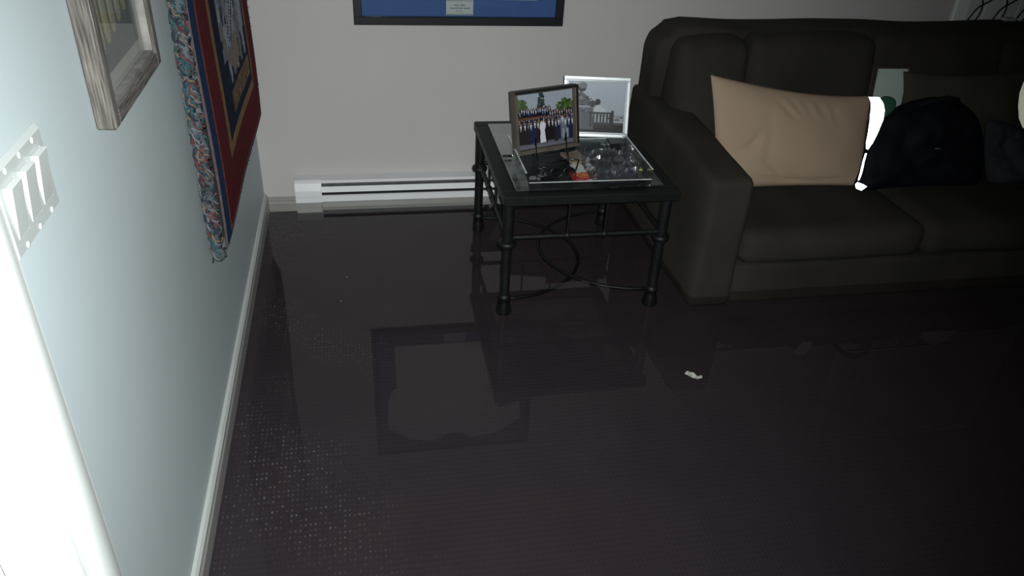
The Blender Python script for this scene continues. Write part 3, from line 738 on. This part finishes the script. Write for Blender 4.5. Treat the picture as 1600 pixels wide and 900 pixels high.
cc_ = Canvas(60, 36, (150, 26, 32)); cc_.ell(.52, .36, .33, .33, (190, 120, 60)); cc_.ell(.52, .36, .25, .22, (160, 44, 34)); cc_.ell(.52, .34, .20, .14, (196, 124, 56)); cc_.poly([(.35, .98), (1, .62), (1, 1), (.35, 1)], (196, 192, 190)); cc_.poly([(.10, .78), (.38, .74), (.36, .86), (.10, .9)], (184, 84, 84))
MB().box(-.050, .050, -.033, .033, 0, .0012).build('card_stock', mat('card_stock', (.5, .1, .1), .5, var=.05), rd, local=True)
cc_.mesh('printed_face', mat_print('card_print', .35, .4), rd, (-.0498, .0328, .0016), (.0996, 0, 0), (0, -.0656, 0))
tag(slab('navy_booklet', 1.196, -.790, .125, .100, .005, math.radians(-3), mat('navy_cover', (.022, .022, .045), .5, var=.15), TZB), 'dark navy booklet under the clear plastic bag', 'book')
bx_ = thing('black_gift_box', 'shiny black box at the tray back right corner', 'box', (1.262, -.588, TZB))
MB().box(1.232, 1.290, -.612, -.562, TZB, TZB+.034, .002).build('box_body', mat('box_gloss_black', (.012, .013, .016), .18, spec=.8, var=.2), bx_)
MB().box(1.230, 1.291, -.614, -.560, TZB+.034, TZB+.041, .002).build('lid', mat('box_gloss_black', (.012, .013, .016), .18), bx_)
# crumpled clear plastic bag
pb = MB(); nx, ny = 44, 44; vs = []
for j in range(ny+1):
    for i in range(nx+1):
        u, v = i/nx, j/ny
        x = 1.112+.178*u; y = -.826+.250*v
        e = min(u, 1-u, v, 1-v); hh = min(1, e*9)
        p = Vector((x*15+y*9, y*30-x*8, 1.7)); rdg = abs(noise.noise(p))*.8+abs(noise.noise(p*2.1))*.55+abs(noise.noise(p*4.3))*.25
        z = TZB+.0062+.036*hh*max(0, .62-rdg)*1.4
        vs.append((x+.006*noise.noise(p*1.3), y+.008*noise.noise(p*1.1+Vector((5, 0, 0))), z))
pb.add(vs, [(j*(nx+1)+i, j*(nx+1)+i+1, (j+1)*(nx+1)+i+1, (j+1)*(nx+1)+i) for j in range(ny) for i in range(nx)])
def plastic():
    m = bpy.data.materials.new('crinkled_plastic'); m.use_nodes = True; nt = m.node_tree; N = nt.nodes; L = nt.links
    N.remove(N['Principled BSDF']); tr = N.new('ShaderNodeBsdfTransparent'); tr.inputs[0].default_value = (.86, .87, .9, 1)
    g = N.new('ShaderNodeBsdfGlossy'); g.inputs['Roughness'].default_value = .16; d = N.new('ShaderNodeBsdfDiffuse'); d.inputs[0].default_value = (.35, .36, .42, 1)
    m1 = N.new('ShaderNodeMixShader'); m1.inputs[0].default_value = .30; L.new(g.outputs[0], m1.inputs[1]); L.new(d.outputs[0], m1.inputs[2])
    f_ = N.new('ShaderNodeFresnel'); f_.inputs[0].default_value = 1.5; a = N.new('ShaderNodeMath'); a.operation = 'ADD'; a.inputs[1].default_value = .14; L.new(f_.outputs[0], a.inputs[0])
    m2 = N.new('ShaderNodeMixShader'); L.new(a.outputs[0], m2.inputs[0]); L.new(tr.outputs[0], m2.inputs[1]); L.new(m1.outputs[0], m2.inputs[2]); L.new(m2.outputs[0], N['Material Output'].inputs[0])
    return m
tag(pb.build('plastic_bag', plastic()), 'crumpled clear plastic bag filling the tray right half', 'bag')
fl_ = thing('pocket_torch', 'small dark pocket torch with yellow lights by tray right wall', 'torch', (1.284, -.792, TZB))
MB().lathe(1.281, -.790, [(.010, TZB), (.011, TZB+.004), (.011, TZB+.030), (.0095, TZB+.034)], 16).build('torch_body', mat('torch_olive', (.03, .032, .018), .4, var=.2), fl_, smooth=True, angle=40)
ym = bpy.data.materials.new('yellow_indicator'); ym.use_nodes = True
ym.node_tree.nodes['Principled BSDF'].inputs['Base Color'].default_value = (.5, .5, .05, 1)
ym.node_tree.nodes['Principled BSDF'].inputs['Emission Color'].default_value = (.75, .8, .10, 1); ym.node_tree.nodes['Principled BSDF'].inputs['Emission Strength'].default_value = 1.0
for dx in (-.003, .003): MB().ball((1.279+dx, -.8005, TZB+.027), .0016, 8).build('indicator_light', ym, fl_)

# ------------------------------------------------------------------ sofa
so = thing('sofa', 'large dark brown microfibre sofa along the back wall', 'sofa', (2.5, -.5, 0))
SX0, SX1 = 1.483, 3.72
def armfn(p):
    # top falls towards the front; outer side leans very slightly
    t = (p.y+.05)/-.85
    p.z = p.z*(1-.075*max(0, t)*(p.z/.53)); return p
for a, b, sd in ((SX0, SX0+.158, 1.0), (SX1-.158, SX1, 5.0)):
    MB().softbox(a, b, -.905, -.035, .012, .540, .028, 26, puff=.006, amp=.006, ns=5, fn=armfn, seed=sd).build('arm', M_sofa, so, smooth=True)
MB().softbox(SX0+.140, SX1-.140, -.885, -.20, .010, .170, .015, 20, amp=.004, ns=4).build('base', M_sofa, so, smooth=True)
def backfn(p):
    r_ = .12
    for xc, sg in ((1.505+r_, -1), (SX1-.022-r_, 1)):
        dx = (p.x-xc)*sg
        if dx > 0 and p.z > .800-r_:
            dz = p.z-(.800-r_); m_ = max(dx, dz)
            L_ = math.hypot(dx, dz)
            if L_ > 1e-6: f_ = m_/L_; p = Vector((xc+sg*dx*f_, p.y, .800-r_+dz*f_))
    p.z += .004*math.sin(p.x*9)*max(0, (p.z-.6)/.2)
    return p
MB().softbox(1.505, SX1-.022, -.215, -.035, .05, .800, .035, 34, amp=.005, ns=4, fn=backfn).build('back', M_sofa, so, smooth=True)
# wing and back cushions
def leanfn(p):
    p.y += (p.z-.3)*.20; return p
def cush(x0, x1, z1, sd):
    return MB().softbox(x0, x1, -.42, -.275, .27, z1, .035, 24, puff=.018, amp=.010, ns=5, fn=leanfn, seed=sd)
MB().softbox(1.560, 1.838, -.400, -.20, .25, .768, .045, 22, puff=.012, amp=.006, ns=5, fn=leanfn, seed=3).build('back_cushion', M_sofa, so, smooth=True)
for x0, x1, z1, sd in ((1.842, 2.335, .783, 7), (2.34, 2.90, .797, 11), (2.905, 3.54, .778, 15)):
    cush(x0, x1, z1, sd).build('back_cushion', M_sofa, so, smooth=True)
def seatfn(p):
    p.z -= .012*max(0, 1-((p.x-1.9)/.25)**2)*max(0, 1-((p.y+.72)/.16)**2)*(1 if p.z > .25 else 0); return p
for x0, x1, sd in ((1.640, 2.335, 2), (2.34, 2.95, 4), (2.955, 3.56, 6)):
    MB().softbox(x0, x1, -.908, -.30, .172, .305, .045, 26, puff=.018, amp=.007, ns=5, fn=seatfn, seed=sd).build('seat_cushion', M_sofa, so, smooth=True)

# tan pillow
def pillow(name, TL, TR, BR, BL, thick, m, pinch=.10, wrinkles=(), n=44, parent=None, seed=0, amp=.003, sag=0.0):
    TL, TR, BR, BL = map(Vector, (TL, TR, BR, BL)); nm = (TR-TL).cross(BL-TL).normalized()
    if nm.y > 0: nm = -nm
    vs = []; fs = []
    for side in (1, -1):
        for j in range(n+1):
            for i in range(n+1):
                u, v = i/n*2-1, j/n*2-1
                uu = u*(1-pinch*(1-v*v)*abs(u)**3*.55); vv = v*(1-pinch*(1-u*u)*abs(v)**3*.8)
                a, b = (uu+1)/2, (vv+1)/2
                P = (TL*(1-a)+TR*a)*(1-b)+(BL*(1-a)+BR*a)*b
                P = P+(TL-BL)*(-sag*math.sin(math.pi*a)*(1-b)*(.6+.8*a))
                h = thick*max(0, (1-u**4))**.55*max(0, (1-v**4))**.55*(.55+.45*(1-u*u)*(1-v*v))
                e = min(1, (1-abs(u))*6)*min(1, (1-abs(v))*6)
                w = 0
                if side == 1:
                    for (wu, wv, ang, ln, wd, dp) in wrinkles:
                        du, dv = u-wu, v-wv; la = du*math.cos(ang)+dv*math.sin(ang); lb = -du*math.sin(ang)+dv*math.cos(ang)
                        w -= dp*math.exp(-(la/ln)**2-(lb/wd)**2)
                    w += amp*noise.noise(P*9+Vector((seed, 0, 0)))
                vs.append(P+nm*side*(h+.0005)+nm*w*e)
        o = side_off = (0 if side == 1 else (n+1)**2)
        for j in range(n):
            for i in range(n): k = o+j*(n+1)+i; fs.append((k, k+1, k+n+2, k+n+1))
    rim = [(0, i) for i in range(n)]+[(j, n) for j in range(n)]+[(n, n-i) for i in range(n)]+[(n-j, 0) for j in range(n)]
    ids = [j*(n+1)+i for j, i in rim]; off = (n+1)**2; m_ = len(ids)
    for k in range(m_): fs.append((ids[k], ids[(k+1) % m_], ids[(k+1) % m_]+off, ids[k]+off))
    return MB().add(vs, fs).build(name, m, parent, smooth=True)
wr = [(-.55, .12, 1.9, .22, .035, .012), (-.66, .22, 2.3, .16, .03, .010), (-.15, -.55, 1.1, .18, .03, .008), (-.02, -.62, 1.2, .20, .025, .006), (.12, -.60, 1.3, .2, .03, .006), (.28, -.62, 1.35, .18, .03, .006), (.45, -.6, 1.45, .2, .03, .005), (-.28, .62, .9, .22, .05, .010), (-.05, .86, .1, .40, .035, .008), (.45, .86, -.05, .30, .03, .006), (-.38, .1, 1.6, .5, .05, .006)]
tag(pillow('tan_pillow', (1.634, -.43, .690), (2.290, -.445, .612), (2.245, -.600, .318), (1.660, -.590, .318), .060, M_pillow, wrinkles=wr, pinch=.05, sag=.035), 'plump tan cotton pillow leaning by the sofa left arm', 'pillow')

# olive cushion behind the bag
tag(pillow('olive_cushion', (2.425, -.395, .690), (2.990, -.395, .690), (3.03, -.495, .33), (2.44, -.495, .33), .042, mat('olive_cushion_cloth', (.050, .046, .034), .9, spec=.1, var=.12, vscale=8, bump=.3, bscale=200), seed=4), 'dark olive square cushion behind the black bag', 'cushion')

# small dark-framed picture leaning behind
sp = thing('small_leaning_picture', 'small brown edged pale picture between tan pillow and olive cushion', 'picture', (2.300, -.418, .50), (-math.radians(10), 0, math.radians(-2)))
for (x0, x1, z0, z1) in ((0, .16, 0, .010), (0, .16, .200, .210), (0, .020, .010, .200), (.148, .16, .010, .200)):
    MB().box(x0, x1, -.006, .008, z0, z1, .001).build('frame', mat('small_frame_brown', (.035, .024, .022), .6, var=.2), sp, local=True)
MB().box(.020, .148, .001, .005, .010, .200).build('print', mat('pale_print', (.42, .48, .45), .6, var=.05), sp, local=True)

# black bag with reflective strip
bag_out = [(2.205, -.620, .306), (2.222, -.590, .379), (2.236, -.565, .44), (2.255, -.545, .491), (2.290, -.526, .539), (2.331, -.513, .578), (2.386, -.504, .603), (2.465, -.498, .62), (2.531, -.497, .624), (2.601, -.501, .612), (2.666, -.511, .583), (2.718, -.529, .533), (2.747, -.557, .453), (2.756, -.589, .36), (2.738, -.613, .318), (2.679, -.622, .312), (2.566, -.620, .312), (2.453, -.615, .312), (2.342, -.609, .308)]
bg = thing('black_bag', 'soft black bag slumped beside the tan pillow', 'bag', (2.48, -.58, .31))
MB().inflate(bag_out, .060, lump=.030, ns=7, seed=2, rings=16, sub=5).build('bag_body', mat('bag_black_nylon', (.003, .0036, .007), .7, spec=.15, var=.3, vscale=10, bump=.3, bscale=40), bg, smooth=True)
hb = MB().tube([(2.40, -.545, .600), (2.44, -.575, .635), (2.49, -.585, .648), (2.54, -.580, .640), (2.58, -.550, .605)], .011, 8)
hb.build('carry_handle', mat('bag_black_nylon', (.0045, .0055, .010)), bg, smooth=True)
M_retro = mat('retroreflective_tape', (.92, .95, .93), .30, metal=.75, var=.03, vscale=40)
def ribbon(L, R, th, name, parent, m):
    n = len(L); vs = []; fs = []
    cen0 = sum([Vector(p) for p in L+R], Vector())/(2*n); d = (CAM0-cen0).normalized()
    for a, b in zip(L, R):
        a = Vector(a); b = Vector(b)
        # points flattened to face the camera, so the shape catches the flash
        ra, rb = a-CAM0, b-CAM0; a = CAM0+ra*(((cen0-CAM0).dot(d))/ra.dot(d)); b = CAM0+rb*(((cen0-CAM0).dot(d))/rb.dot(d))
        vs += [a, b, b-d*th, a-d*th]
    for i in range(n-1):
        k = 4*i
        for q in range(4): fs.append((k+q, k+(q+1) % 4, k+4+(q+1) % 4, k+4+q))
    fs += [(0, 3, 2, 1), (4*(n-1), 4*(n-1)+1, 4*(n-1)+2, 4*(n-1)+3)]
    return MB().add(vs, fs).build(name, m, parent)
CAM0 = Vector((0.41, -3.0, 1.5))     # camera point the tape is turned to, imitating its flash glare
ribbon([(2.199, -.549, .645), (2.210, -.555, .628), (2.213, -.562, .605), (2.215, -.572, .570), (2.214, -.585, .525), (2.210, -.597, .490), (2.210, -.607, .470)],
       [(2.243, -.550, .643), (2.262, -.556, .622), (2.268, -.566, .600), (2.266, -.577, .570), (2.249, -.592, .520), (2.234, -.602, .490), (2.217, -.610, .468)], .003, 'reflective_strip', bg, M_retro)
ribbon([(2.193, -.633, .463), (2.186, -.642, .437), (2.179, -.656, .398), (2.173, -.665, .372)], [(2.200, -.633, .463), (2.194, -.642, .437), (2.188, -.656, .398), (2.179, -.665, .372)], .003, 'reflective_piping', bg, M_retro)
ribbon([(2.162, -.672, .360), (2.168, -.676, .345), (2.190, -.680, .337)], [(2.172, -.668, .366), (2.196, -.672, .358), (2.212, -.674, .350)], .004, 'reflective_tab', bg, M_retro)
MB().inflate([(2.285, -.500, .621), (2.323, -.498, .628), (2.350, -.504, .612), (2.344, -.518, .584), (2.312, -.528, .562), (2.285, -.530, .552)], .012, rings=6, sub=3).build('green_lining', mat('green_lining_cloth', (.02, .10, .06), .8, var=.2), bg, smooth=True)
MB().box(2.42, 2.44, -.700, -.694, .500, .505, .001).build('zip_pull', mat('zip_metal', (.5, .5, .5), .3, metal=.9, var=.1), bg)

# grey garment at right
gout = [(2.745, -.533, .521), (2.80, -.529, .540), (2.868, -.536, .520), (2.946, -.550, .480), (3.063, -.579, .40), (3.10, -.621, .322), (2.966, -.63, .315), (2.882, -.63, .312), (2.806, -.62, .314), (2.775, -.593, .348)]
tag(MB().inflate(gout, .050, lump=.032, ns=13, seed=6, rings=14, sub=6).build('crumpled_garment', mat('slate_garment_cloth', (.028, .031, .038), .9, spec=.1, var=.3, vscale=20, bump=.6, bscale=45), smooth=True), 'crumpled slate grey garment right of the black bag', 'clothes')
vs_ = thing('reflective_sash', 'pale cream reflective sash at right end of the sofa', 'sash', (2.95, -.52, .50))
ribbon([(2.910, -.538, .511), (2.882, -.531, .547), (2.865, -.521, .595), (2.857, -.512, .642), (2.863, -.504, .681)],
       [(3.031, -.538, .509), (3.020, -.531, .545), (3.005, -.521, .593), (2.990, -.512, .641), (2.977, -.504, .680)], .004, 'sash_band', vs_, mat('cream_reflective', (.62, .62, .48), .42, metal=.6, var=.08))
tag(slab('white_cloth_tag', 3.045, -.120, .050, .030, .010, .1, mat('tag_white', (.42, .44, .42), .7, var=.1), .815), 'small pale tag lying on the sofa back top', 'tag')

# scrolled wire decoration
sc_ = thing('scroll_wire_decoration', 'black scrolled wire decoration hanging before the window blind', 'decoration', (3.2, -.05, .80))
def cat(pts, n=6):
    P = [Vector(p) for p in pts]; P = [P[0]*2-P[1]]+P+[P[-1]*2-P[-2]]; out = []
    for i in range(1, len(P)-2):
        a, b, c_, d = P[i-1:i+3]
        for k in range(n):
            t = k/n; out.append(0.5*((2*b)+(c_-a)*t+(2*a-5*b+4*c_-d)*t*t+(3*b-a-3*c_+d)*t**3))
    out.append(P[-2]); return out
for xn in (2.975, 3.092, 3.205, 3.32, 3.435):
    zn = .854
    MB().tube(cat([(xn-.062, -.029, zn-.105), (xn-.040, -.029, zn-.06), (xn-.012, -.029, zn-.012), (xn+.03, -.029, zn+.014), (xn+.08, -.029, zn+.05), (xn+.095, -.029, zn+.10), (xn+.055, -.029, zn+.16), (xn, -.029, zn+.20)]), .0034, 6).build('scroll_wire', M_black_iron, sc_, smooth=True)
    MB().tube(cat([(xn-.040, -.0315, zn-.105), (xn-.006, -.0315, zn-.060), (xn+.006, -.0315, zn-.02), (xn-.004, -.0315, zn+.02), (xn-.03, -.0315, zn+.07), (xn-.02, -.0315, zn+.13), (xn+.03, -.0315, zn+.20)]), .0034, 6).build('scroll_wire', M_black_iron, sc_, smooth=True)
for z in (.757, 1.065): MB().tube([(2.90, -.030, z), (3.55, -.030, z)], .003, 6).build('cross_rail', M_black_iron, sc_, smooth=True)

# ------------------------------------------------------------------ floating bits
def flake(name, cx_, cy_, r, seed, m, el=1.0, ang=0.0):
    r_ = random.Random(seed); n = 11; vs = [(0, 0, .002)]
    for k in range(n):
        a = 6.283*k/n; q = r*(.7+.6*r_.random()); x = q*el*math.cos(a); y = q*math.sin(a)
        vs.append((x*math.cos(ang)-y*math.sin(ang), x*math.sin(ang)+y*math.cos(ang), .0012*r_.random()))
    vs += [(v[0], v[1], v[2]-.0012) for v in vs[1:]]
    fs = [(0, 1+k, 1+(k+1) % n) for k in range(n)]+[(1+k, 1+n+k, 1+n+(k+1) % n, 1+(k+1) % n) for k in range(n)]+[tuple(range(1+n, 1+2*n))]
    return MB().add([(cx_+v[0], cy_+v[1], WZ+.0012+v[2]) for v in vs], fs).build(name, m)
M_scrap = mat('wet_scrap_paper', (.42, .40, .38), .7, var=.2, vscale=80)
scp = MB()
scp.add([(1.312, -1.306, WZ+.001), (1.322, -1.300, WZ+.006), (1.330, -1.304, WZ+.003), (1.338, -1.312, WZ+.007), (1.345, -1.324, WZ+.002), (1.359, -1.324, WZ+.005), (1.358, -1.332, WZ+.001), (1.342, -1.336, WZ+.003), (1.330, -1.328, WZ+.001), (1.318, -1.318, WZ+.004)], [(0, 1, 9), (1, 2, 9), (2, 8, 9), (2, 3, 8), (3, 4, 8), (4, 7, 8), (4, 5, 7), (5, 6, 7)])
o = scp.build('floating_paper_scrap', M_scrap); tag(o, 'torn pale paper scrap floating right of the end table', 'scrap')
so_ = o.modifiers.new('thickness', 'SOLIDIFY'); so_.thickness = .001
tag(flake('floating_crumb', .400, -1.704, .0028, 3, mat('dark_crumb', (.006, .006, .006), .7, var=.1), .8), 'tiny black crumb floating in the near open water', 'crumb')
for i, (x, y, t_) in enumerate(((.326, -.658, 'farther of two pale specks floating before the heater'), (.307, -.806, 'nearer of two pale specks floating before the heater'))):
    tag(flake('floating_speck', x, y, .0016, 20+i, mat('pale_speck', (.35, .35, .35), .7, var=.1)), t_, 'speck')
